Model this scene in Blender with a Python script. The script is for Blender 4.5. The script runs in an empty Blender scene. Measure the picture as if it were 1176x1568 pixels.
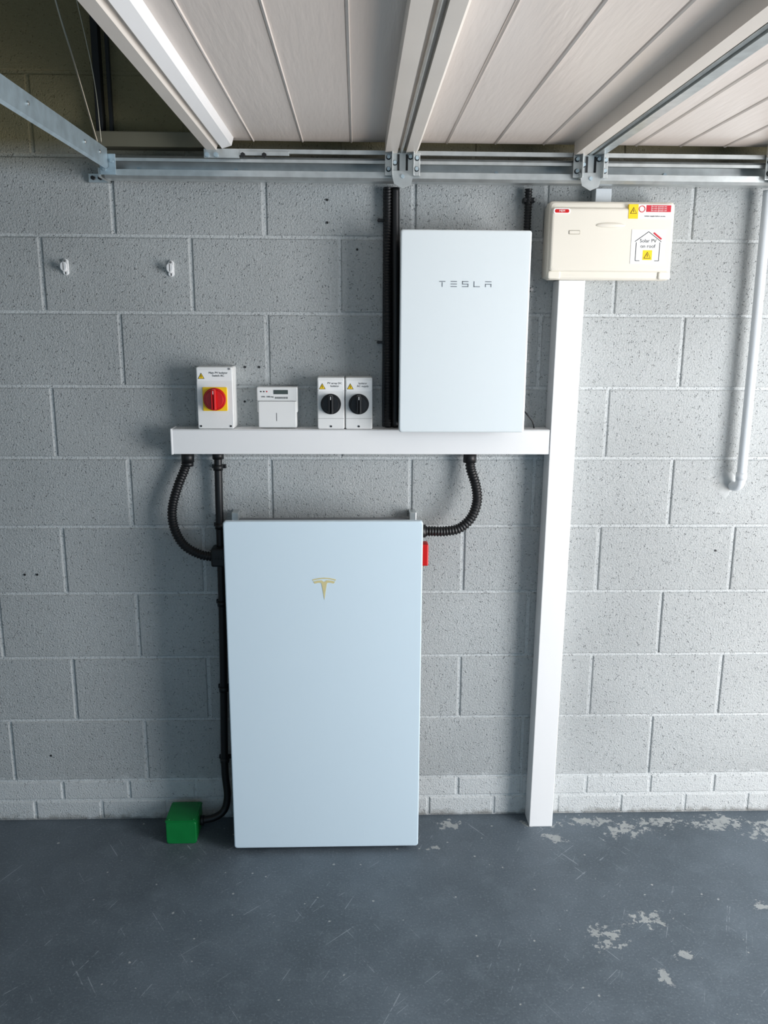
import bpy, bmesh, math, random
from mathutils import Vector, Matrix
random.seed(7)
SC=bpy.context.scene
COL=SC.collection
def lin(c):
    return tuple((v/255/12.92 if v/255<=0.04045 else ((v/255+0.055)/1.055)**2.4) for v in c)+(1.0,)
# ------------------------------------------------------------------ materials
def mat(name,col,rough=.5,metal=0.0,var=0.0,vscale=8.0,bump=0.0,bscale=80.0,spec=.5,coat=0.0,stretch=None):
    m=bpy.data.materials.new(name); m.use_nodes=True; nt=m.node_tree; N=nt.nodes; b=N["Principled BSDF"]
    c=lin(col); b.inputs["Base Color"].default_value=c; b.inputs["Roughness"].default_value=rough
    b.inputs["Metallic"].default_value=metal; b.inputs["Specular IOR Level"].default_value=spec
    b.inputs["Coat Weight"].default_value=coat
    tc=N.new("ShaderNodeTexCoord"); mp=N.new("ShaderNodeMapping"); nt.links.new(tc.outputs["Object"],mp.inputs[0])
    if stretch: mp.inputs["Scale"].default_value=stretch
    if var>0:
        n=N.new("ShaderNodeTexNoise"); n.inputs["Scale"].default_value=vscale; n.inputs["Detail"].default_value=2
        nt.links.new(mp.outputs[0],n.inputs["Vector"])
        r=N.new("ShaderNodeMapRange"); r.inputs["From Min"].default_value=.3; r.inputs["From Max"].default_value=.7
        r.inputs["To Min"].default_value=1-var; r.inputs["To Max"].default_value=1+var
        nt.links.new(n.outputs["Fac"],r.inputs["Value"])
        mx=N.new("ShaderNodeVectorMath"); mx.operation='SCALE'; mx.inputs[0].default_value=c[:3]
        nt.links.new(r.outputs[0],mx.inputs["Scale"]); nt.links.new(mx.outputs[0],b.inputs["Base Color"])
    if bump>0:
        n=N.new("ShaderNodeTexNoise"); n.inputs["Scale"].default_value=bscale; n.inputs["Detail"].default_value=2
        nt.links.new(mp.outputs[0],n.inputs["Vector"])
        bp=N.new("ShaderNodeBump"); bp.inputs["Strength"].default_value=bump; bp.inputs["Distance"].default_value=.002
        nt.links.new(n.outputs["Fac"],bp.inputs["Height"]); nt.links.new(bp.outputs[0],b.inputs["Normal"])
    return m
def M(nt,op,a,b=None,clamp=False):
    n=nt.nodes.new("ShaderNodeMath"); n.operation=op; n.use_clamp=clamp
    for i,v in enumerate((a,b)):
        if v is None: continue
        if isinstance(v,(int,float)): n.inputs[i].default_value=v
        else: nt.links.new(v,n.inputs[i])
    return n.outputs[0]
def noise(nt,vec,scale,detail=4,rough=.5):
    n=nt.nodes.new("ShaderNodeTexNoise"); n.inputs["Scale"].default_value=scale; n.inputs["Detail"].default_value=detail
    n.inputs["Roughness"].default_value=rough; nt.links.new(vec,n.inputs["Vector"]); return n.outputs["Fac"]
def mapping(nt,vec,scale,loc=(0,0,0),rot=(0,0,0)):
    n=nt.nodes.new("ShaderNodeMapping"); n.inputs["Scale"].default_value=scale; n.inputs["Location"].default_value=loc
    n.inputs["Rotation"].default_value=rot; nt.links.new(vec,n.inputs[0]); return n.outputs[0]
def rng(nt,v,a,b,c=0.0,d=1.0):
    n=nt.nodes.new("ShaderNodeMapRange"); n.inputs["From Min"].default_value=a; n.inputs["From Max"].default_value=b
    n.inputs["To Min"].default_value=c; n.inputs["To Max"].default_value=d; nt.links.new(v,n.inputs["Value"]); return n.outputs[0]
def mixc(nt,f,a,b):
    n=nt.nodes.new("ShaderNodeMix"); n.data_type='RGBA'
    nt.links.new(f,n.inputs["Factor"])
    for s,v in ((n.inputs[6],a),(n.inputs[7],b)):
        if isinstance(v,tuple): s.default_value=v
        else: nt.links.new(v,s)
    return n.outputs[2]

def wall_material(name,base,mort=False):
    m=bpy.data.materials.new(name); m.use_nodes=True; nt=m.node_tree; b=nt.nodes["Principled BSDF"]
    tc=nt.nodes.new("ShaderNodeTexCoord").outputs["Object"]
    big=noise(nt,tc,1.7,2); mid=noise(nt,tc,24,3,.6); fine=noise(nt,tc,170,3,.7)
    dark=tuple(v*.90 for v in lin(base)[:3])+(1,); lite=tuple(min(1,v*1.08) for v in lin(base)[:3])+(1,)
    c=mixc(nt,rng(nt,big,.35,.65),dark,lite)
    c=mixc(nt,M(nt,'MULTIPLY',rng(nt,mid,.60,.74),.20),c,lin((226,230,230)))
    c=mixc(nt,M(nt,'MULTIPLY',rng(nt,fine,.60,.38),.22),c,lin((110,116,120)))
    v=nt.nodes.new("ShaderNodeTexVoronoi"); v.inputs["Scale"].default_value=150; nt.links.new(tc,v.inputs["Vector"])
    pit=M(nt,'MULTIPLY',rng(nt,v.outputs["Distance"],.34,.16),rng(nt,noise(nt,tc,60,2,.6),.50,.60))
    c=mixc(nt,M(nt,'MULTIPLY',pit,.50),c,lin((86,92,95)))
    sep=nt.nodes.new("ShaderNodeSeparateXYZ"); nt.links.new(tc,sep.inputs[0])
    pl=rng(nt,M(nt,'ADD',sep.outputs[2],M(nt,'MULTIPLY',M(nt,'SUBTRACT',mid,.5),.09)),.165,.145)
    c=mixc(nt,M(nt,'MULTIPLY',pl,.5),c,lin((222,226,226)))
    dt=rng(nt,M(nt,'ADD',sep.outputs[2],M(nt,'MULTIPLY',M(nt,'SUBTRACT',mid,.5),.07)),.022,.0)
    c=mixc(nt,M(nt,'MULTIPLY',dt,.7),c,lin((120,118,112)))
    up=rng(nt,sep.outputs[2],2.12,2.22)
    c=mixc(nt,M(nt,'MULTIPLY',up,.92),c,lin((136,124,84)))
    nt.links.new(c,b.inputs["Base Color"]); b.inputs["Roughness"].default_value=.65; b.inputs["Specular IOR Level"].default_value=.4
    h=M(nt,'SUBTRACT',M(nt,'ADD',M(nt,'MULTIPLY',fine,1.5),M(nt,'MULTIPLY',mid,.45)),M(nt,'MULTIPLY',pit,1.3))
    bp=nt.nodes.new("ShaderNodeBump"); bp.inputs["Strength"].default_value=.75; bp.inputs["Distance"].default_value=.0035
    nt.links.new(h,bp.inputs["Height"]); nt.links.new(bp.outputs[0],b.inputs["Normal"])
    return m
m_wall=wall_material("painted_block",(184,188,188))
m_mort=wall_material("painted_mortar",(206,210,210))

def floor_material():
    m=bpy.data.materials.new("painted_concrete_floor"); m.use_nodes=True; nt=m.node_tree; b=nt.nodes["Principled BSDF"]
    tc=nt.nodes.new("ShaderNodeTexCoord").outputs["Object"]
    big=noise(nt,tc,2.2,3,.6); mid=noise(nt,tc,14,4,.65); fine=noise(nt,tc,150,3,.7)
    c=mixc(nt,rng(nt,big,.32,.68),lin((78,88,96)),lin((98,109,118)))
    c=mixc(nt,M(nt,'MULTIPLY',rng(nt,mid,.5,.75),.30),c,lin((122,134,142)))
    c=mixc(nt,M(nt,'MULTIPLY',rng(nt,fine,.55,.75),.40),c,lin((155,165,171)))
    c=mixc(nt,M(nt,'MULTIPLY',rng(nt,fine,.45,.25),.35),c,lin((50,58,64)))
    for i,(rot,off) in enumerate(((1.0,0),(-.75,3),(2.0,6))):
        rv=mapping(nt,tc,(1,1,1),(off,off,0),(0,0,rot))
        s=noise(nt,mapping(nt,rv,(1.6,95,1)),1.6,1,.4)
        c=mixc(nt,M(nt,'MULTIPLY',M(nt,'MULTIPLY',rng(nt,s,.71,.74),rng(nt,mid,.50,.58)),.45),c,lin((165,174,180)))
    v=nt.nodes.new("ShaderNodeTexVoronoi"); v.inputs["Scale"].default_value=24; nt.links.new(tc,v.inputs["Vector"])
    n2=noise(nt,tc,90,2)
    sp=M(nt,'ADD',v.outputs["Distance"],M(nt,'MULTIPLY',M(nt,'SUBTRACT',n2,.5),.22))
    sepc=nt.nodes.new("ShaderNodeSeparateColor"); nt.links.new(v.outputs["Color"],sepc.inputs[0])
    spm=M(nt,'MULTIPLY',rng(nt,sp,.095,.06),rng(nt,sepc.outputs[0],.64,.66))
    chips=[(.92,-.10,.075,.05),(.80,-.05,.10,.03),(1.25,-.07,.13,.045),(1.42,-.12,.10,.06),(.70,-.62,.05,.045),(.83,-.55,.06,.035),
           (.81,-.78,.025,.025),(.31,-.06,.04,.03),(.66,-.15,.05,.025),(.62,-.05,.06,.03),(1.05,-.06,.10,.03),
           (.24,-.19,.02,.012),(1.2,-.5,.03,.02),(.90,-.70,.03,.02),(1.8,-.4,.15,.1)]
    nz=noise(nt,tc,34,4,.7); acc=None
    for (x,y,rx,ry) in chips:
        mp=mapping(nt,tc,(1/rx,1/ry,0),(-x/rx,-y/ry,0))
        ln=nt.nodes.new("ShaderNodeVectorMath"); ln.operation='LENGTH'; nt.links.new(mp,ln.inputs[0])
        acc=ln.outputs["Value"] if acc is None else M(nt,'MINIMUM',acc,ln.outputs["Value"])
    acc=M(nt,'SUBTRACT',1.1,acc)
    val=M(nt,'ADD',M(nt,'MAXIMUM',acc,-1.0),M(nt,'MULTIPLY',M(nt,'SUBTRACT',nz,.5),6.5))
    cm=M(nt,'MULTIPLY',rng(nt,val,.40,.70),rng(nt,acc,-.8,-.5))
    allm=M(nt,'MAXIMUM',cm,spm,True)
    c=mixc(nt,M(nt,'MULTIPLY',allm,.72),c,mixc(nt,mid,lin((140,148,150)),lin((205,206,202))))
    nt.links.new(c,b.inputs["Base Color"])
    nt.links.new(rng(nt,mid,.3,.7,.48,.66),b.inputs["Roughness"]); b.inputs["Specular IOR Level"].default_value=.35
    h=M(nt,'SUBTRACT',M(nt,'ADD',M(nt,'MULTIPLY',fine,.6),M(nt,'MULTIPLY',mid,.8)),M(nt,'MULTIPLY',allm,.6))
    bp=nt.nodes.new("ShaderNodeBump"); bp.inputs["Strength"].default_value=.4; bp.inputs["Distance"].default_value=.003
    nt.links.new(h,bp.inputs["Height"]); nt.links.new(bp.outputs[0],b.inputs["Normal"])
    return m
m_floor=floor_material()
m_white=mat("white_pvc",(240,241,241),.35,bump=.03)
m_pw=mat("satin_white_panel",(216,234,244),.28,spec=.5)
m_gw=mat("satin_white_cover",(228,237,240),.38)
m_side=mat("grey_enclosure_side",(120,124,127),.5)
m_dark=mat("dark_base",(28,30,32),.6)
m_black=mat("black_conduit_plastic",(16,17,19),.45,var=.08,vscale=30)
m_cream=mat("cream_plastic",(232,227,214),.4,bump=.04)
m_cream2=mat("cream_plastic_shadow_gap",(150,144,128),.5)
m_iso=mat("switch_housing_plastic",(236,237,235),.35)
m_seam=mat("seam_grey",(120,122,122),.6)
m_yel=mat("yellow_plate",(252,210,10),.4)
m_red=mat("red_plastic",(205,16,16),.35)
m_label=mat("label_white",(246,247,246),.5)
m_txt=mat("print_black",(25,25,28),.6)
m_redlab=mat("label_red",(200,30,50),.45)
m_green=mat("green_plastic",(10,118,55),.38,var=.06,vscale=25,bump=.05)
m_lcd=mat("lcd_display",(70,80,76),.2)
m_gold=mat("gold_foil",(240,226,168),.35,metal=.3)
m_silver=mat("logo_silver",(125,132,138),.35,metal=.2)
m_galv=mat("galvanised_steel",(200,205,205),.33,metal=.72,var=.10,vscale=30,bump=.05,bscale=60)
m_galvb=mat("galvanised_steel_blue",(185,203,212),.42,metal=.6,var=.12,vscale=30,bump=.05,bscale=60)
m_door=mat("door_panel_woodgrain_white",(234,224,216),.30,var=.02,vscale=3,bump=.45,bscale=26,stretch=(3.0,.35,1))
m_beige=mat("painted_strut",(226,219,210),.4,var=.03,vscale=6,bump=.12,bscale=20)
m_bright=mat("white_strut",(253,253,253),.3)
m_pipe=mat("painted_pipe",(212,218,222),.4,bump=.1)
m_upper=mat("olive_beam",(120,116,98),.7,var=.1)
m_wire=mat("steel_wire",(170,165,150),.35,metal=.8)
m_ceil=mat("ceiling_board",(140,128,100),.8,var=.1,vscale=4)
m_plast=mat("cement_patch",(186,190,190),.8,var=.1,vscale=30,bump=.4)
# ------------------------------------------------------------------ builders
def asset(name):
    e=bpy.data.objects.new(name,None); e.empty_display_size=.05; COL.objects.link(e); return e
def fin(bm,name,material,parent,smooth=False):
    me=bpy.data.meshes.new(name); bmesh.ops.recalc_face_normals(bm,faces=bm.faces); bm.to_mesh(me); bm.free()
    if isinstance(material,(list,tuple)):
        for q in material: me.materials.append(q)
    else: me.materials.append(material)
    if smooth:
        for p in me.polygons: p.use_smooth=True
    o=bpy.data.objects.new(name,me); COL.objects.link(o)
    if parent: o.parent=parent
    return o
def box(name,x0,x1,y0,y1,z0,z1,material,parent=None,bev=0.0,seg=2,lean=None):
    bm=bmesh.new(); bmesh.ops.create_cube(bm,size=1)
    for v in bm.verts:
        v.co=Vector((x0+(v.co.x+.5)*(x1-x0),y0+(v.co.y+.5)*(y1-y0),z0+(v.co.z+.5)*(z1-z0)))
        if lean: v.co.x+=lean*(v.co.z-z0)/(z1-z0)
    if bev>0: bmesh.ops.bevel(bm,geom=bm.edges[:],offset=bev,segments=seg,affect='EDGES',profile=.5)
    return fin(bm,name,material,parent)
def panel(name,x0,x1,z0,z1,yf,yb,r,eb,material,parent,taper=0.0):
    """rounded-corner plate in the XZ plane, front face at yf (toward -y)"""
    bm=bmesh.new(); pts=[]
    for cx,cz,a0 in ((x1-r,z1-r,0),(x0+r,z1-r,90),(x0+r,z0+r,180),(x1-r,z0+r,270)):
        for i in range(7):
            a=math.radians(a0+i*15); pts.append((cx+r*math.cos(a),cz+r*math.sin(a)))
    mx,mz=(x0+x1)/2,(z0+z1)/2
    def ring(y,ins,t=0): 
        out=[]
        for x,z in pts:
            sx=(abs(x-mx)-ins-t)/max(1e-6,abs(x-mx)); sz=(abs(z-mz)-ins-t)/max(1e-6,abs(z-mz))
            out.append(bm.verts.new((mx+(x-mx)*sx,y,mz+(z-mz)*sz)))
        return out
    rs=[ring(yb,0),ring(yf+eb,0,taper)]
    for k in (30,60,90):
        a=math.radians(k); rs.append(ring(yf+eb*(1-math.sin(a)),eb*(1-math.cos(a)),taper))
    n=len(pts)
    for a,b in zip(rs[:-1],rs[1:]):
        for i in range(n): bm.faces.new((a[i],a[(i+1)%n],b[(i+1)%n],b[i]))
    bm.faces.new(rs[-1]); bm.faces.new(rs[0][::-1])
    return fin(bm,name,material,parent)
def cyl(name,c,axis,r,h,material,parent,seg=32,r2=None,bev=0):
    bm=bmesh.new(); bmesh.ops.create_cone(bm,cap_ends=True,segments=seg,radius1=r,radius2=r if r2 is None else r2,depth=h)
    if bev>0:
        es=[e for e in bm.edges if abs(e.verts[0].co.z-e.verts[1].co.z)<1e-6 and len([f for f in e.link_faces if len(f.verts)>4])==1]
        bmesh.ops.bevel(bm,geom=es,offset=bev,segments=2,affect='EDGES')
    q=Vector((0,0,1)).rotation_difference(Vector(axis).normalized())
    bmesh.ops.transform(bm,matrix=Matrix.Translation(c)@q.to_matrix().to_4x4(),verts=bm.verts)
    o=fin(bm,name,material,parent)
    for p in o.data.polygons: p.use_smooth=len(p.vertices)==4
    return o
def catmull(pts,step):
    P=[Vector(p) for p in pts]; P=[P[0]*2-P[1]]+P+[P[-1]*2-P[-2]]; out=[]
    for i in range(1,len(P)-2):
        n=max(2,int((P[i+1]-P[i]).length/step))
        for k in range(n):
            t=k/n; a,b,c,d=P[i-1],P[i],P[i+1],P[i+2]
            out.append(.5*((2*b)+(-a+c)*t+(2*a-5*b+4*c-d)*t*t+(-a+3*b-3*c+d)*t**3))
    out.append(P[-2].copy()); return out
def tube(name,pts,r,material,parent,corr=False,seg=14,step=None,straight=False):
    step=step or (.0022 if corr else .01)
    path=catmull(pts,step) if not straight else [Vector(p) for p in pts]
    bm=bmesh.new(); rings=[]; nrm=None
    for i,p in enumerate(path):
        t=(path[min(i+1,len(path)-1)]-path[max(i-1,0)]).normalized()
        if nrm is None: nrm=t.orthogonal().normalized()
        nrm=(nrm-t*nrm.dot(t)).normalized(); bn=t.cross(nrm)
        rr=r*(1.0 if not corr else (1.0 if i%4 in(0,1) else .83))
        rings.append([bm.verts.new(p+(nrm*math.cos(a)+bn*math.sin(a))*rr) for a in [2*math.pi*k/seg for k in range(seg)]])
    for a,b in zip(rings[:-1],rings[1:]):
        for k in range(seg): bm.faces.new((a[k],a[(k+1)%seg],b[(k+1)%seg],b[k]))
    bm.faces.new(rings[0][::-1]); bm.faces.new(rings[-1])
    return fin(bm,name,material,parent,smooth=True)
def poly(name,pts,y,thick,material,parent):
    bm=bmesh.new(); f=bm.faces.new([bm.verts.new((x,y,z)) for x,z in pts])
    g=bmesh.ops.extrude_face_region(bm,geom=[f]); bmesh.ops.translate(bm,vec=(0,thick,0),verts=[v for v in g["geom"] if isinstance(v,bmesh.types.BMVert)])
    bmesh.ops.triangulate(bm,faces=[q for q in bm.faces if len(q.verts)>4])
    return fin(bm,name,material,parent)
def sheet(name,prof,a0,a1,axis,t,material,parent):
    """open profile extruded along x or y, given thickness"""
    bm=bmesh.new(); A=[];B=[]
    for u,v in prof:
        if axis=='x': A.append(bm.verts.new((a0,u,v))); B.append(bm.verts.new((a1,u,v)))
        else: A.append(bm.verts.new((u,a0,v))); B.append(bm.verts.new((u,a1,v)))
    for i in range(len(prof)-1): bm.faces.new((A[i],A[i+1],B[i+1],B[i]))
    o=fin(bm,name,material,parent); s=o.modifiers.new("s","SOLIDIFY"); s.thickness=t; s.offset=0; return o
def text(name,s,x,z,y,size,material,parent,align='CENTER'):
    c=bpy.data.curves.new(name,"FONT"); c.body=s; c.size=size; c.align_x=align; c.align_y='CENTER'; c.extrude=.0002; c.resolution_u=3
    c.materials.append(material); o=bpy.data.objects.new(name,c); COL.objects.link(o)
    o.location=(x,y,z); o.rotation_euler=(math.pi/2,0,0); o.parent=parent; return o
def warn(parent,x,z,y,s):
    poly("warning_triangle_border",[(x-s,z-s*.8),(x+s,z-s*.8),(x,z+s)],y,.0006,m_txt,parent)
    s2=s*.78; poly("warning_triangle",[(x-s2,z-s2*.86),(x+s2,z-s2*.86),(x,z+s2*.9)],y-.0005,.0006,m_yel,parent)
    box("warning_bolt",x-s*.07,x+s*.07,y-.0012,y,z-s*.4,z+s*.35,m_txt,parent)
# ------------------------------------------------------------------ wall of blocks
def build_wall():
    X0=-.736; XL,XR=-3.2,2.45; bm=bmesh.new()
    rows=[]
    def rightU(U):
        return X0+U*.45-(.05 if U>=2.5 else 0)
    levels=[.15+k*.225 for k in range(0,13)]
    for k in range(12):
        even=(k%2==0)
        js=[rightU(u+(0 if even else .5)) for u in range(-7,9)]
        rows.append((levels[k],levels[k+1],[j for j in js if XL<j<XR]))
    rng_=random.Random(3)
    rows.insert(0,(.075,.15,[XL+.12+i*.228 for i in range(25)]))
    rows.insert(0,(0.0,.075,[XL+.02+i*.228 for i in range(25)]))
    g=.0045; ch=.004
    for (z0,z1,js) in rows:
        xs=[XL]+[j for j in js if XL+.02<j<XR-.02]+[XR]
        for a,b in zip(xs[:-1],xs[1:]):
            dy=rng_.uniform(-.0010,.0010); w0=rng_.uniform(-.0015,.0015); w1=rng_.uniform(-.0015,.0015)
            A,B,C,D=a+g+w0,b-g+w1,z0+g*.9,z1-g*.9
            o=[(A,C),(B,C),(B,D),(A,D)]; i=[(A+ch,C+ch),(B-ch,C+ch),(B-ch,D-ch),(A+ch,D-ch)]
            m_=[(A+ch*.3,C+ch*.3),(B-ch*.3,C+ch*.3),(B-ch*.3,D-ch*.3),(A+ch*.3,D-ch*.3)]
            r0=[bm.verts.new((x,.006,z)) for x,z in o]; r1=[bm.verts.new((x,.002+dy,z)) for x,z in m_]; r2=[bm.verts.new((x,dy,z)) for x,z in i]
            for p,q in ((r0,r1),(r1,r2)):
                for t in range(4): bm.faces.new((p[t],p[(t+1)%4],q[(t+1)%4],q[t]))
            bm.faces.new(r2)
    vs=[bm.verts.new(p) for p in ((XL,.0042,0),(XR,.0042,0),(XR,.0042,2.85),(XL,.0042,2.85))]
    f=bm.faces.new(vs); f.material_index=1
    g8=bmesh.ops.create_cube(bm,size=1)
    for v in g8["verts"]: v.co=Vector((XL+(v.co.x+.5)*(XR-XL),.07+v.co.y*.1,(v.co.z+.5)*2.85))
    fin(bm,"wall_back",[m_wall,m_mort],None)
build_wall()
box("floor",-3.2,2.45,-5.0,.12,-.1,0,m_floor)
box("wall_left",-3.3,-3.2,-5.0,.12,0,2.85,m_wall)
box("ceiling",-3.3,2.45,-5.0,.12,2.85,2.95,m_ceil)
h=asset("drilled_wall_holes")
for i,(x,z) in enumerate([(-.098,2.058),(-.098,1.993),(-.008,1.916),(-.314,1.562),(-.358,1.562),(-.319,1.451),(-.362,1.455),(-1.092,.891),(-1.052,.891),(-1.058,.246),(1.181,.966)]):
    cyl("hole_%d"%i,(x,-.0012,z),(0,1,0),.0036,.002,m_dark,h,12)
# ------------------------------------------------------------------ battery
pw=asset("wall_battery")
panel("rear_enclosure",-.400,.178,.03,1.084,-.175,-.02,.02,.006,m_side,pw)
panel("shadow_gap",-.404,.182,.026,1.106,-.185,-.17,.012,.001,m_dark,pw)
panel("glass_front",-.412,.190,.017,1.115,-.205,-.185,.009,.004,m_pw,pw)
box("floor_stand",-.39,.17,-.16,-.03,0,.035,m_dark,pw,.004)
for sx in (-.408,.158):
    box("wall_bracket",sx,sx+.022,-.05,-.001,1.08,1.108,m_galv,pw,.002)
def logo(cx,cz,s,y):
    arc=[];N=12
    for i in range(N+1):
        t=-1+2*i/N; arc.append((cx+t*s,cz+s*(.94-.16*t*t)))
    arc2=[(cx+(1-2*i/N)*s*.96,cz+s*(.84-.16*(1-2*i/N)**2)) for i in range(N+1)]
    poly("emblem_arc",arc+arc2,y,.0006,m_gold,pw)
    L=[(-.93,.60),(-.6,.68),(-.22,.72),(0,.56),(.22,.72),(.6,.68),(.93,.60),(.80,.42),(.5,.50),(.30,.50),(.22,.40),(.0,-1.0),(-.22,.40),(-.30,.50),(-.5,.50),(-.80,.42)]
    poly("emblem_stem",[(cx+a*s,cz+b*s) for a,b in L],y,.0006,m_gold,pw)
logo(-.110,.905,.036,-.2058)
box("isolator_base",.178,.196,-.135,-.10,.945,1.025,m_yel,pw,.002)
box("isolator_switch",.190,.213,-.145,-.095,.957,1.026,m_red,pw,.004)
# ------------------------------------------------------------------ gateway
gw=asset("energy_gateway_enclosure")
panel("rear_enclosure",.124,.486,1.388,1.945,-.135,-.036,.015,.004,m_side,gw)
panel("seam",.121,.489,1.384,1.953,-.140,-.13,.01,.001,m_dark,gw)
panel("front_cover",.116,.494,1.378,1.960,-.158,-.137,.008,.005,m_gw,gw)
for z in (1.45,1.85): box("mounting_rail",.14,.47,-.040,-.001,z-.02,z+.02,m_side,gw,.002)
def bar(x0,x1,z0,z1): box("letter_stroke",x0,x1,-.1588,-.1578,z0,z1,m_silver,gw)
tx=.229; lw=.018; gp=(.152-5*lw)/4; zt,zb=1.8175,1.8015; t=.0020
for i in range(5):
    a=tx+i*(lw+gp); b=a+lw; mz=(zt+zb)/2
    if i==0: bar(a,b,zt-t,zt); bar((a+b)/2-t/2,(a+b)/2+t/2,zb,zt-t*1.6)
    if i==1: bar(a,b,zt-t,zt); bar(a,b,mz-t/2,mz+t/2); bar(a,b,zb,zb+t)
    if i==2: bar(a,b,zt-t,zt); bar(a,a+t,mz,zt); bar(a,b,mz-t/2,mz+t/2); bar(b-t,b,zb,mz); bar(a,b,zb,zb+t)
    if i==3: bar(a,a+t,zb,zt); bar(a,b,zb,zb+t)
    if i==4: bar(a,b,zt-t,zt); bar(a,b,mz-t/2,mz+t/2); bar(a,a+t,zb,mz); bar(b-t,b,zb,mz)
# ------------------------------------------------------------------ trunking (one L-shaped run: horizontal + vertical)
tr=asset("cable_trunking")
box("horizontal_trunk",-.580,.592,-.075,-.001,1.299,1.3765,m_white,tr,.002)
box("end_cap",-.583,-.577,-.0765,-.001,1.2975,1.378,m_white,tr,.0015)
box("lid_seam",-.576,.59,-.0756,-.07,1.3735,1.3742,m_seam,tr)
box("vertical_trunk",.584,.664,-.078,-.001,.0,1.8265,m_white,tr,.002,lean=.012)
# ------------------------------------------------------------------ rotary isolators
def isolator(x0,x1,z0,z1,yf,knob,plate,lab,zk):
    a=asset("rotary_isolator_switch"); w=x1-x0; xm=(x0+x1)/2
    panel("back_box",x0,x1,z0,z1,-.045,-.001,.005,.002,m_iso,a)
    panel("gap",x0+.0015,x1-.0015,z0+.0015,z1-.0015,-.047,-.04,.005,.001,m_seam,a)
    panel("cover",x0+.0005,x1-.0005,z0+.0005,z1-.0005,yf,-.0465,.005,.003,m_iso,a)
    if plate:
        panel("yellow_plate",xm-.037,xm+.037,zk-.036,zk+.036,yf-.003,yf+.001,.003,.001,m_yel,a)
        yk=yf-.003
    else:
        box("seam_line_top",x0+.002,x1-.002,yf-.0003,yf+.001,zk+.040,zk+.0408,m_seam,a)
        box("seam_line_bottom",x0+.002,x1-.002,yf-.0003,yf+.001,zk-.0448,zk-.044,m_seam,a)
        yk=yf
    R=.034 if plate else .031
    cyl("knob_base",(xm,yk-.004,zk),(0,1,0),R,.010,knob,a,40,bev=.0015)
    cyl("knob_collar",(xm,yk-.012,zk),(0,-1,0),R*.86,.008,knob,a,40,r2=R*.78)
    panel("knob_handle",xm-.0075,xm+.0075,zk-R*.92,zk+R*.92,yk-.034,yk-.012,.006,.003,knob,a)
    box("knob_pointer",xm-.0008,xm+.0008,yk-.0346,yk-.033,zk+R*.5,zk+R*.8,m_label,a)
    box("label",x0+.004,x1-.004,yf-.0006,yf+.001,z1-.042,z1-.010,m_label,a)
    warn(a,x0+.016,z1-.028,yf-.0012,.010)
    for i,l in enumerate(lab): text("label_text",l,xm+.012,z1-.018-i*.0085,yf-.001,.0085,m_txt,a)
    for sx in ((x0+.01,x1-.01) if plate else (xm,)):
        cyl("screw",(sx,yf-.0008,z0+.009),(0,1,0),.003,.002,m_txt,a,12)
    if plate: cyl("screw",(x1-.01,yf-.0008,z1-.006),(0,1,0),.003,.002,m_seam,a,12)
    for sx in (x0+.003,x1-.003): box("side_notch",sx-.001,sx+.001,yf+.002,yf+.006,zk-.006,zk+.006,m_seam,a)
isolator(-.497,-.386,1.3775,1.566,-.078,m_red,True,["Main PV Isolator","Switch AC"],1.469)
isolator(-.131,-.047,1.3775,1.536,-.078,m_black,False,["PV array DC","Isolator"],1.455)
isolator(-.0455,.0385,1.3775,1.536,-.078,m_black,False,["Isolator","AC supply"],1.455)
# ------------------------------------------------------------------ meter
me=asset("electricity_meter")
panel("terminal_base",-.314,-.196,1.3775,1.435,-.044,-.001,.004,.002,m_iso,me)
panel("meter_body",-.318,-.193,1.425,1.504,-.05,-.001,.004,.003,m_iso,me)
panel("terminal_cover",-.314,-.197,1.379,1.462,-.056,-.04,.004,.003,m_iso,me)
box("cover_seam",-.3135,-.1975,-.0565,-.05,1.4605,1.4615,m_seam,me)
panel("lcd",-.266,-.222,1.482,1.495,-.0512,-.045,.001,.0003,m_lcd,me)
for i in range(12): box("barcode",-.262+i*.0034,-.2605+i*.0034,-.0506,-.0495,1.468,1.474,m_txt,me)
for i in range(3): cyl("led",(-.305+i*.009,-.0505,1.49),(0,1,0),.0022,.001,m_red if i==2 else m_txt,me,10)
text("meter_text","kWh  1000 imp",-.285,1.474,-.0506,.006,m_txt,me)
box("cover_arrow",-.2585,-.257,-.0565,-.055,1.40,1.425,m_txt,me)
# ------------------------------------------------------------------ consumer unit
cu=asset("fuse_box")
panel("back_box",.560,.918,1.832,2.044,-.055,-.001,.008,.003,m_cream,cu)
panel("seam",.562,.916,1.834,2.042,-.060,-.05,.008,.001,m_cream2,cu)
panel("body",.553,.926,1.827,2.049,-.100,-.058,.012,.012,m_cream,cu)
panel("lid",.558,.921,1.850,2.030,-.110,-.095,.010,.008,m_cream,cu)
for a,b in ((.556,.594),(.886,.923)): panel("corner_foot",a,b,1.829,1.852,-.105,-.09,.006,.004,m_cream,cu)
bm=bmesh.new(); bmesh.ops.create_uvsphere(bm,u_segments=24,v_segments=12,radius=1)
for v in bm.verts: v.co=Vector((.733+v.co.x*.044,-.110+v.co.y*.006,1.981+v.co.z*.0075))
fin(bm,"finger_pull",m_cream,cu,True)
panel("blank_window",.611,.644,1.955,1.966,-.1112,-.10,.002,.0005,m_cream2,cu)
panel("blank_window_face",.6122,.6428,1.9562,1.9648,-.1118,-.10,.002,.0005,m_cream,cu)
panel("maker_badge",.563,.613,2.012,2.027,-.1112,-.10,.006,.0005,m_label,cu)
panel("maker_badge_red",.567,.609,2.0145,2.0245,-.1118,-.10,.0045,.0005,m_red,cu)
text("maker_badge_text","MEM",.588,2.0195,-.1122,.0085,m_label,cu)
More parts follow.
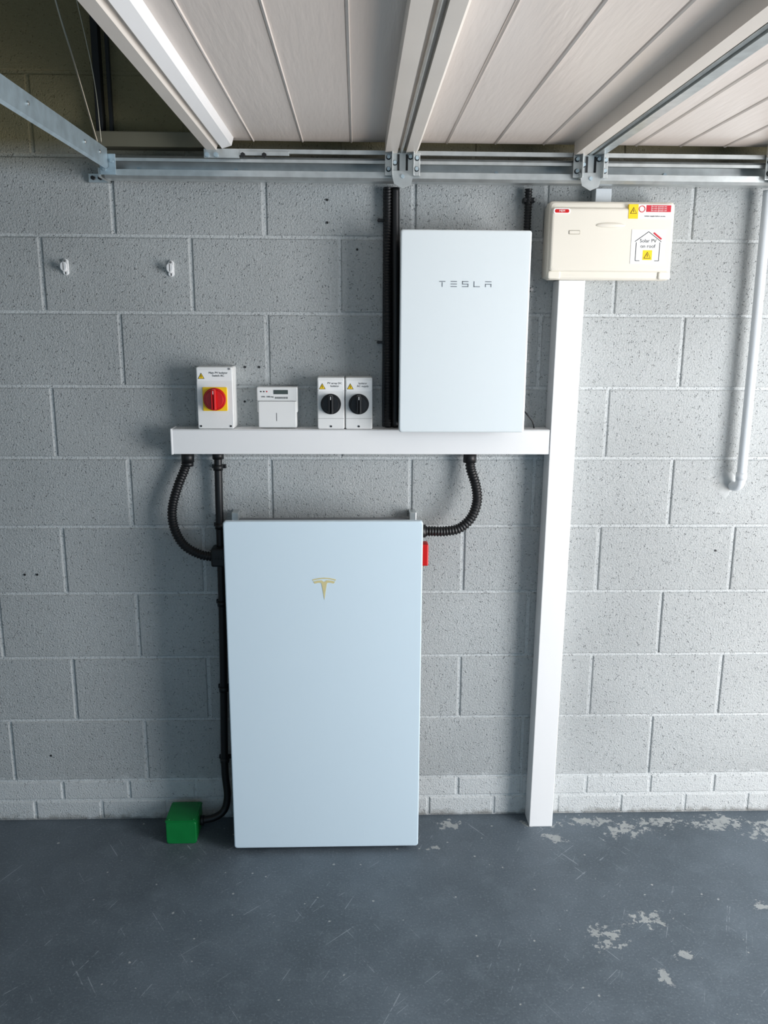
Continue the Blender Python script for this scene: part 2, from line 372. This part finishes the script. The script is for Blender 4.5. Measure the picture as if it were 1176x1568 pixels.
box("sticker_yellow",.784,.812,-.1112,-.10,2.000,2.040,m_yel,cu); warn(cu,.798,2.022,-.1118,.010)
box("sticker_white",.812,.910,-.1112,-.10,2.000,2.040,m_label,cu)
box("sticker_red",.835,.908,-.1117,-.10,2.019,2.038,m_redlab,cu)
tor=bmesh.new(); Rr,rr=.0085,.0012; RG=[]
for i in range(24):
    a=2*math.pi*i/24; RG.append([tor.verts.new((.8225+(Rr+rr*math.cos(b))*math.cos(a),-.1118+rr*math.sin(b)*.4,2.027+(Rr+rr*math.cos(b))*math.sin(a))) for b in (0,math.pi/2,math.pi,1.5*math.pi)])
for i in range(24):
    for k in range(4): tor.faces.new((RG[i][k],RG[(i+1)%24][k],RG[(i+1)%24][(k+1)%4],RG[i][(k+1)%4]))
fin(tor,"prohibition_ring",m_red,cu)
for i in range(3): text("sticker_line","Do not operate swi",.872,2.034-i*.0055,-.1122,.0058,m_label,cu)
text("sticker_line","isolate supply before access",.862,2.0075,-.1118,.0055,m_txt,cu)
box("solar_label",.797,.897,-.1112,-.10,1.873,1.970,m_label,cu)
def stroke(p,q,w,y,mm,par,nm="house_outline"):
    p=Vector(p);q=Vector(q); d=(q-p).normalized(); n=Vector((-d.y,d.x))*w/2
    poly(nm,[tuple(p+n),tuple(q+n),tuple(q-n),tuple(p-n)],y,.0005,mm,par)
for p,q in (((.808,1.936),(.847,1.964)),((.847,1.964),(.886,1.936)),((.812,1.934),(.812,1.882)),((.882,1.934),(.882,1.882)),((.812,1.882),(.825,1.882)),((.882,1.882),(.869,1.882))):
    stroke(p,q,.0018,-.1117,m_txt,cu)
stroke((.862,1.961),(.886,1.943),.005,-.112,m_redlab,cu,"roof_panel_mark")
text("solar_text","Solar PV",.847,1.938,-.1115,.0145,m_txt,cu); text("solar_text","on roof",.847,1.923,-.1115,.0145,m_txt,cu)
box("solar_yellow",.833,.861,-.1116,-.10,1.884,1.912,m_yel,cu); warn(cu,.847,1.897,-.1120,.0105)
box("trunking_stub",.700,.748,-.05,-.001,2.044,2.092,m_pipe,cu,.002)
# ------------------------------------------------------------------ conduits
c1=asset("flexible_conduit")
tube("hose",[(-.541,-.035,1.297),(-.548,-.037,1.255),(-.575,-.042,1.19),(-.594,-.048,1.12),(-.590,-.052,1.06),(-.562,-.055,1.005),(-.515,-.058,.975),(-.47,-.06,.966),(-.43,-.062,.966),(-.400,-.064,.966)],.0155,m_black,c1,corr=True)
cyl("gland",(-.541,-.035,1.283),(0,0,1),.020,.03,m_black,c1,8)
cyl("gland_ring",(-.541,-.035,1.262),(0,0,1),.0175,.014,m_black,c1,20)
cyl("gland_end",(-.418,-.063,.966),(1,0,0),.019,.026,m_black,c1,8)
c2=asset("flexible_conduit")
tube("hose",[(.348,-.04,1.297),(.351,-.045,1.25),(.366,-.06,1.20),(.370,-.075,1.15),(.352,-.085,1.10),(.315,-.09,1.066),(.27,-.09,1.056),(.22,-.09,1.056),(.180,-.09,1.056)],.0165,m_black,c2,corr=True)
cyl("gland",(.348,-.04,1.283),(0,0,1),.021,.03,m_black,c2,8)
cyl("gland_end",(.194,-.09,1.056),(1,0,0),.021,.026,m_black,c2,8)
c3=asset("black_conduit_pipe")
tube("pipe",[(-.447,-.030,1.297),(-.449,-.030,1.1),(-.450,-.030,.9),(-.454,-.030,.6),(-.460,-.032,.35),(-.462,-.034,.20),(-.456,-.038,.11),(-.468,-.045,.058),(-.50,-.06,.040),(-.545,-.07,.036)],.0125,m_black,c3)
for z,x in ((1.25,-.448),(1.06,-.449),(.80,-.451),(.5,-.456),(.24,-.462)):
    cyl("saddle_clip",(x,-.030,z),(0,0,1),.0155,.018,m_black,c3,20); box("clip_foot",x-.022,x+.022,-.012,-.001,z-.006,z+.006,m_black,c3,.001)
cyl("gland",(-.447,-.030,1.288),(0,0,1),.018,.022,m_black,c3,8)
box("tee_box",-.475,-.43,-.075,-.012,.935,.995,m_black,c3,.006)
c4=asset("black_conduit_pipe")
tube("pipe_a",[(.083,-.022,2.092),(.083,-.022,1.9),(.086,-.022,1.7),(.088,-.022,1.378)],.0125,m_black,c4,corr=True)
tube("pipe_b",[(.106,-.020,2.092),(.108,-.020,1.9),(.110,-.020,1.7),(.112,-.020,1.378)],.0125,m_black,c4)
box("pipe_backing",.070,.118,-.012,-.001,1.378,2.092,m_black,c4,.002)
for z in (2.00,1.64):
    box("clip",.056,.10,-.016,-.001,z-.004,z+.004,m_black,c4,.001); cyl("clip_screw",(.058,-.01,z),(0,1,0),.005,.018,m_black,c4,12)
c5=asset("black_conduit_pipe")
tube("pipe_a",[(.505,-.022,2.092),(.505,-.022,1.9),(.503,-.022,1.6),(.503,-.022,1.378)],.0115,m_black,c5,corr=True)
tube("loose_cable",[(.500,-.03,1.45),(.515,-.05,1.43),(.54,-.05,1.40),(.548,-.04,1.378)],.002,m_black,c5)
for z,x in ((1.80,.520),(1.585,.516),(2.06,.520)):
    box("clip",.49,x+.004,-.03,-.001,z-.007,z+.007,m_black,c5,.002); cyl("clip_screw",(x+.004,-.02,z),(0,1,0),.005,.03,m_seam,c5,12)
# ------------------------------------------------------------------ green junction box
gb=asset("junction_box")
panel("box_base",-.645,-.545,.000,.082,-.150,-.035,.010,.003,m_green,gb)
bm=bmesh.new(); bmesh.ops.create_cube(bm,size=1)
for v in bm.verts: v.co=Vector((-.595+v.co.x*.104,-.092+v.co.y*.120,.081+v.co.z*.008))
bmesh.ops.bevel(bm,geom=bm.edges[:],offset=.003,segments=2,affect='EDGES'); fin(bm,"box_lid",m_green,gb)
for sx in (-.636,-.554):
    for sy in (-.140,-.045): cyl("lid_screw",(sx,sy,.0855),(0,0,1),.004,.003,m_green,gb,12)
cyl("cable_entry",(-.541,-.07,.036),(1,0,0),.017,.016,m_black,gb,16)
# ------------------------------------------------------------------ pegs
for x,z in ((-.888,1.86),(-.572,1.858)):
    p=asset("wall_clip")
    panel("plate",x-.009,x+.009,z-.026,z+.022,-.006,.001,.0085,.002,m_white,p)
    cyl("peg",(x,-.013,z-.008),(0,1,0),.0085,.020,m_white,p,20,bev=.002)
    panel("hook",x-.010,x+.010,z-.014,z+.012,-.026,-.02,.009,.002,m_white,p)
    cyl("screw",(x,-.008,z+.016),(0,1,0),.0035,.004,m_seam,p,12)
# ------------------------------------------------------------------ right pipe
pp=asset("water_pipe")
tube("pipe",[(1.222,-.045,2.092),(1.223,-.045,1.9),(1.224,-.045,1.6),(1.224,-.045,1.3),(1.224,-.044,1.215),(1.221,-.036,1.193),(1.217,-.018,1.186),(1.216,.002,1.186)],.0150,m_pipe,pp,seg=20)
cyl("elbow_ring",(1.224,-.045,1.225),(0,0,1),.0172,.022,m_pipe,pp,24)
bm=bmesh.new(); vs=[]; n=28
for i in range(n):
    a=2*math.pi*i/n; rr=.038*(1+.18*math.sin(3*a+1)+.1*math.sin(7*a)); vs.append(bm.verts.new((1.200+rr*.8*math.cos(a),-.0005,1.195+rr*1.15*math.sin(a))))
c=bm.verts.new((1.212,-.008,1.188))
for i in range(n): bm.faces.new((vs[i],vs[(i+1)%n],c))
fin(bm,"cement_patch",m_plast,pp,True)
# ------------------------------------------------------------------ overhead garage door
dr=asset("overhead_garage_door")
XL,XR=-.40,2.40; YA,YB=-2.55,-.085; zc=2.205
bm=bmesh.new()
gro=[-.305,-.165,-.025,.25,.39,.53,.80,.93,1.06,1.36,1.50,1.63,1.9,2.03,2.17]
prof=[(XL,zc)]
for gx in gro: prof+=[(gx-.005,zc),(gx-.004,zc+.0015),(gx-.002,zc-.0015),(gx+.002,zc-.0035),(gx+.0035,zc),]
prof+=[(XR,zc)]
A=[bm.verts.new((x,YA,z)) for x,z in prof]; B=[bm.verts.new((x,YB,z)) for x,z in prof]
for i in range(len(prof)-1): bm.faces.new((A[i],A[i+1],B[i+1],B[i]))
t=[bm.verts.new(p) for p in ((XL,YA,zc+.04),(XR,YA,zc+.04),(XR,YB,zc+.04),(XL,YB,zc+.04))]
bm.faces.new(t)
bm.faces.new(A+[t[1],t[0]]); bm.faces.new(B[::-1]+[t[3],t[2]]); bm.faces.new((A[0],B[0],t[3],t[0])); bm.faces.new((A[-1],t[1],t[2],B[-1]))
fin(bm,"leaf",m_door,dr)
for a,b in ((.072,.170),(.612,.706),(1.170,1.266),(1.75,1.846)):
    w=b-a; z=2.168
    sheet("stile_left",[(a,zc+.002),(a,z),(a+w*.34,z),(a+w*.34,z+.014),(a+w*.44,z+.014),(a+w*.44,z+.006)],YA,-.125,'y',.0015,m_beige,dr)
    sheet("stile_right",[(a+w*.50,z+.006),(a+w*.50,z+.016),(a+w*.60,z+.016),(a+w*.60,z),(b-.012,z),(b-.004,z+.012),(b,zc+.002)],YA,-.125,'y',.0015,m_galv if a>.5 else m_beige,dr)
    sheet("stile_bead",[(a+w*.44,z+.004),(a+w*.47,z-.001),(a+w*.50,z+.004)],YA,-.125,'y',.0015,m_galv,dr)
sheet("edge_stile",[(-.432,zc+.02),(-.432,2.172),(-.405,2.172),(-.400,2.186),(-.392,2.186)],YA,-.125,'y',.0015,m_beige,dr)
sheet("edge_strip",[(-.392,2.186),(-.388,2.176),(-.362,2.184),(-.356,zc)],YA,-.125,'y',.0015,m_bright,dr)
for x in (.121,.66,1.218):
    box("hinge_plate",x-.050,x+.050,-.130,-.126,2.108,2.170,m_galv,dr,.001)
    poly("hinge_arm",[(x-.034,2.12),(x+.034,2.12),(x+.024,2.082),(x,2.072),(x-.024,2.085)],-.137,.003,m_galv,dr)
    for dx,dz in ((-.040,2.157),(-.022,2.142),(.022,2.158),(.041,2.155),(0.0,2.105),(-.040,2.125),(.040,2.126)):
        cyl("hinge_bolt",(x+dx,-.136,dz),(0,1,0),.0055,.010,m_galvb,dr,6)
        cyl("hinge_bolt_washer",(x+dx,-.1315,dz),(0,1,0),.0072,.002,m_dark,dr,12)
    for s in (-1,1):
        box("hinge_side",x+s*.030-.0015,x+s*.030+.0015,-.160,-.12,2.105,2.172,m_galv,dr,.001)
        box("hinge_slot",x+s*.012-.003,x+s*.012+.003,-.1325,-.128,2.122,2.165,m_dark,dr)
box("corner_bracket",-.44,-.34,-.128,-.124,2.150,2.175,m_galv,dr,.001)
for dx in (-.43,-.405,-.33,-.27): cyl("corner_bolt",(dx,-.132,2.158),(0,1,0),.007,.008,m_dark if dx>-.4 else m_galvb,dr,6)
box("corner_arm",-.42,-.20,-.126,-.122,2.158,2.170,m_galv,dr,.001)
tk=asset("horizontal_track_rail")
sheet("lower_channel",[(-.112,2.120),(-.112,2.104),(-.104,2.097),(-.062,2.097),(-.055,2.104),(-.055,2.150),(-.062,2.156),(-.106,2.156),(-.112,2.150),(-.112,2.142)],-.725,2.42,'x',.002,m_galv,tk)
sheet("upper_rail",[(-.112,2.166),(-.118,2.166),(-.118,2.176),(-.06,2.180),(-.055,2.186)],-.44,2.42,'x',.002,m_galv,tk)
sheet("wall_angle",[(-.002,2.145),(-.012,2.148),(-.055,2.148)],-.725,2.42,'x',.002,m_galv,tk)
box("end_plate",-.735,-.690,-.119,-.115,2.104,2.160,m_galvb,tk,.001)
for x,z in ((-.722,2.145),(-.722,2.118),(-.70,2.14),(-.64,2.13),(-.36,2.13),(-.10,2.128),(.40,2.13),(.9,2.13)):
    cyl("track_rivet",(x,-.058 if x>-.69 else -.121,z),(0,1,0),.005,.006,m_galvb,tk,12)
box("wall_bracket",-.800,-.735,-.012,-.001,2.098,2.124,m_galv,tk,.001)
box("wall_bracket_leg",-.742,-.735,-.115,-.001,2.098,2.124,m_galv,tk,.001)
for x in (-.786,-.765): cyl("bracket_bolt",(x,-.016,2.111),(0,1,0),.006,.010,m_dark,tk,6)
sr=asset("steel_hanger_rail")
sheet("angle",[(-.745,2.172),(-.712,2.172),(-.712,2.125),(-.718,2.120)],-3.2,-.122,'y',.003,m_galvb,sr)
for i in (0,1,4): cyl("rail_bolt",(-.709,-.2-i*.13,2.15),(1,0,0),.005,.004,m_galv,sr,8)
up=asset("steel_support_frame")
box("ledge",-.76,-.40,-.06,-.001,2.190,2.232,m_upper,up,.003)
box("post",-.762,-.742,-.035,-.001,2.232,2.80,m_dark,up,.002)
box("rod",-.725,-.715,-.03,-.015,2.232,2.80,m_dark,up,.001)
ca=asset("counterbalance_cable")
tube("cable",[(-.73,-.14,2.18),(-.745,-.25,2.35),(-.77,-.32,2.52),(-.80,-.4,2.84)],.0028,m_wire,ca)
tube("cable_thin",[(-.720,-.14,2.18),(-.72,-.18,2.35),(-.745,-.26,2.6),(-.77,-.3,2.84)],.0015,m_wire,ca)
# ------------------------------------------------------------------ camera
cam=bpy.data.cameras.new("camera"); co=bpy.data.objects.new("camera",cam); COL.objects.link(co); SC.camera=co
r=Vector((0.99949,-0.03137,0.00557)); d=Vector((-0.00133,-0.21556,-0.97649)); f=Vector((0.03183,0.97599,-0.21550))
mw=Matrix.Identity(4)
for i in range(3): mw[i][0]=r[i]; mw[i][1]=-d[i]; mw[i][2]=-f[i]
mw.translation=Vector((-0.0100,-2.7007,1.6948)); co.matrix_world=mw
cam.sensor_fit='HORIZONTAL'; cam.sensor_width=36; cam.lens=36*1303.2239/1176; cam.clip_start=.01
# ------------------------------------------------------------------ lights
def area(name,loc,target,sx,sy,power,col):
    l=bpy.data.lights.new(name,'AREA'); l.shape='RECTANGLE'; l.size=sx; l.size_y=sy; l.energy=power; l.color=col
    o=bpy.data.objects.new(name,l); COL.objects.link(o); o.location=loc
    o.rotation_euler=(Vector(target)-Vector(loc)).to_track_quat('-Z','Y').to_euler(); return o
area("daylight_opening",(2.7,-2.0,1.25),(-.5,0,.95),1.2,1.6,96,(.985,.985,1))
area("driveway_bounce",(2.6,-1.3,.10),(.3,-1.0,2.2),1.8,1.2,36,(1,.78,.62))
w=bpy.data.worlds.new("sky"); SC.world=w; w.use_nodes=True; nt=w.node_tree; bg=nt.nodes["Background"]
tc=nt.nodes.new("ShaderNodeTexCoord"); sp=nt.nodes.new("ShaderNodeSeparateXYZ"); nt.links.new(tc.outputs["Generated"],sp.inputs[0])
cc=mixc(nt,rng(nt,sp.outputs[2],-.3,.2),(.66,.82,.94,1),(.46,.74,1.0,1))
nt.links.new(cc,bg.inputs["Color"]); bg.inputs["Strength"].default_value=.66
SC.view_settings.view_transform='Standard'; SC.view_settings.look='None'; SC.view_settings.exposure=0
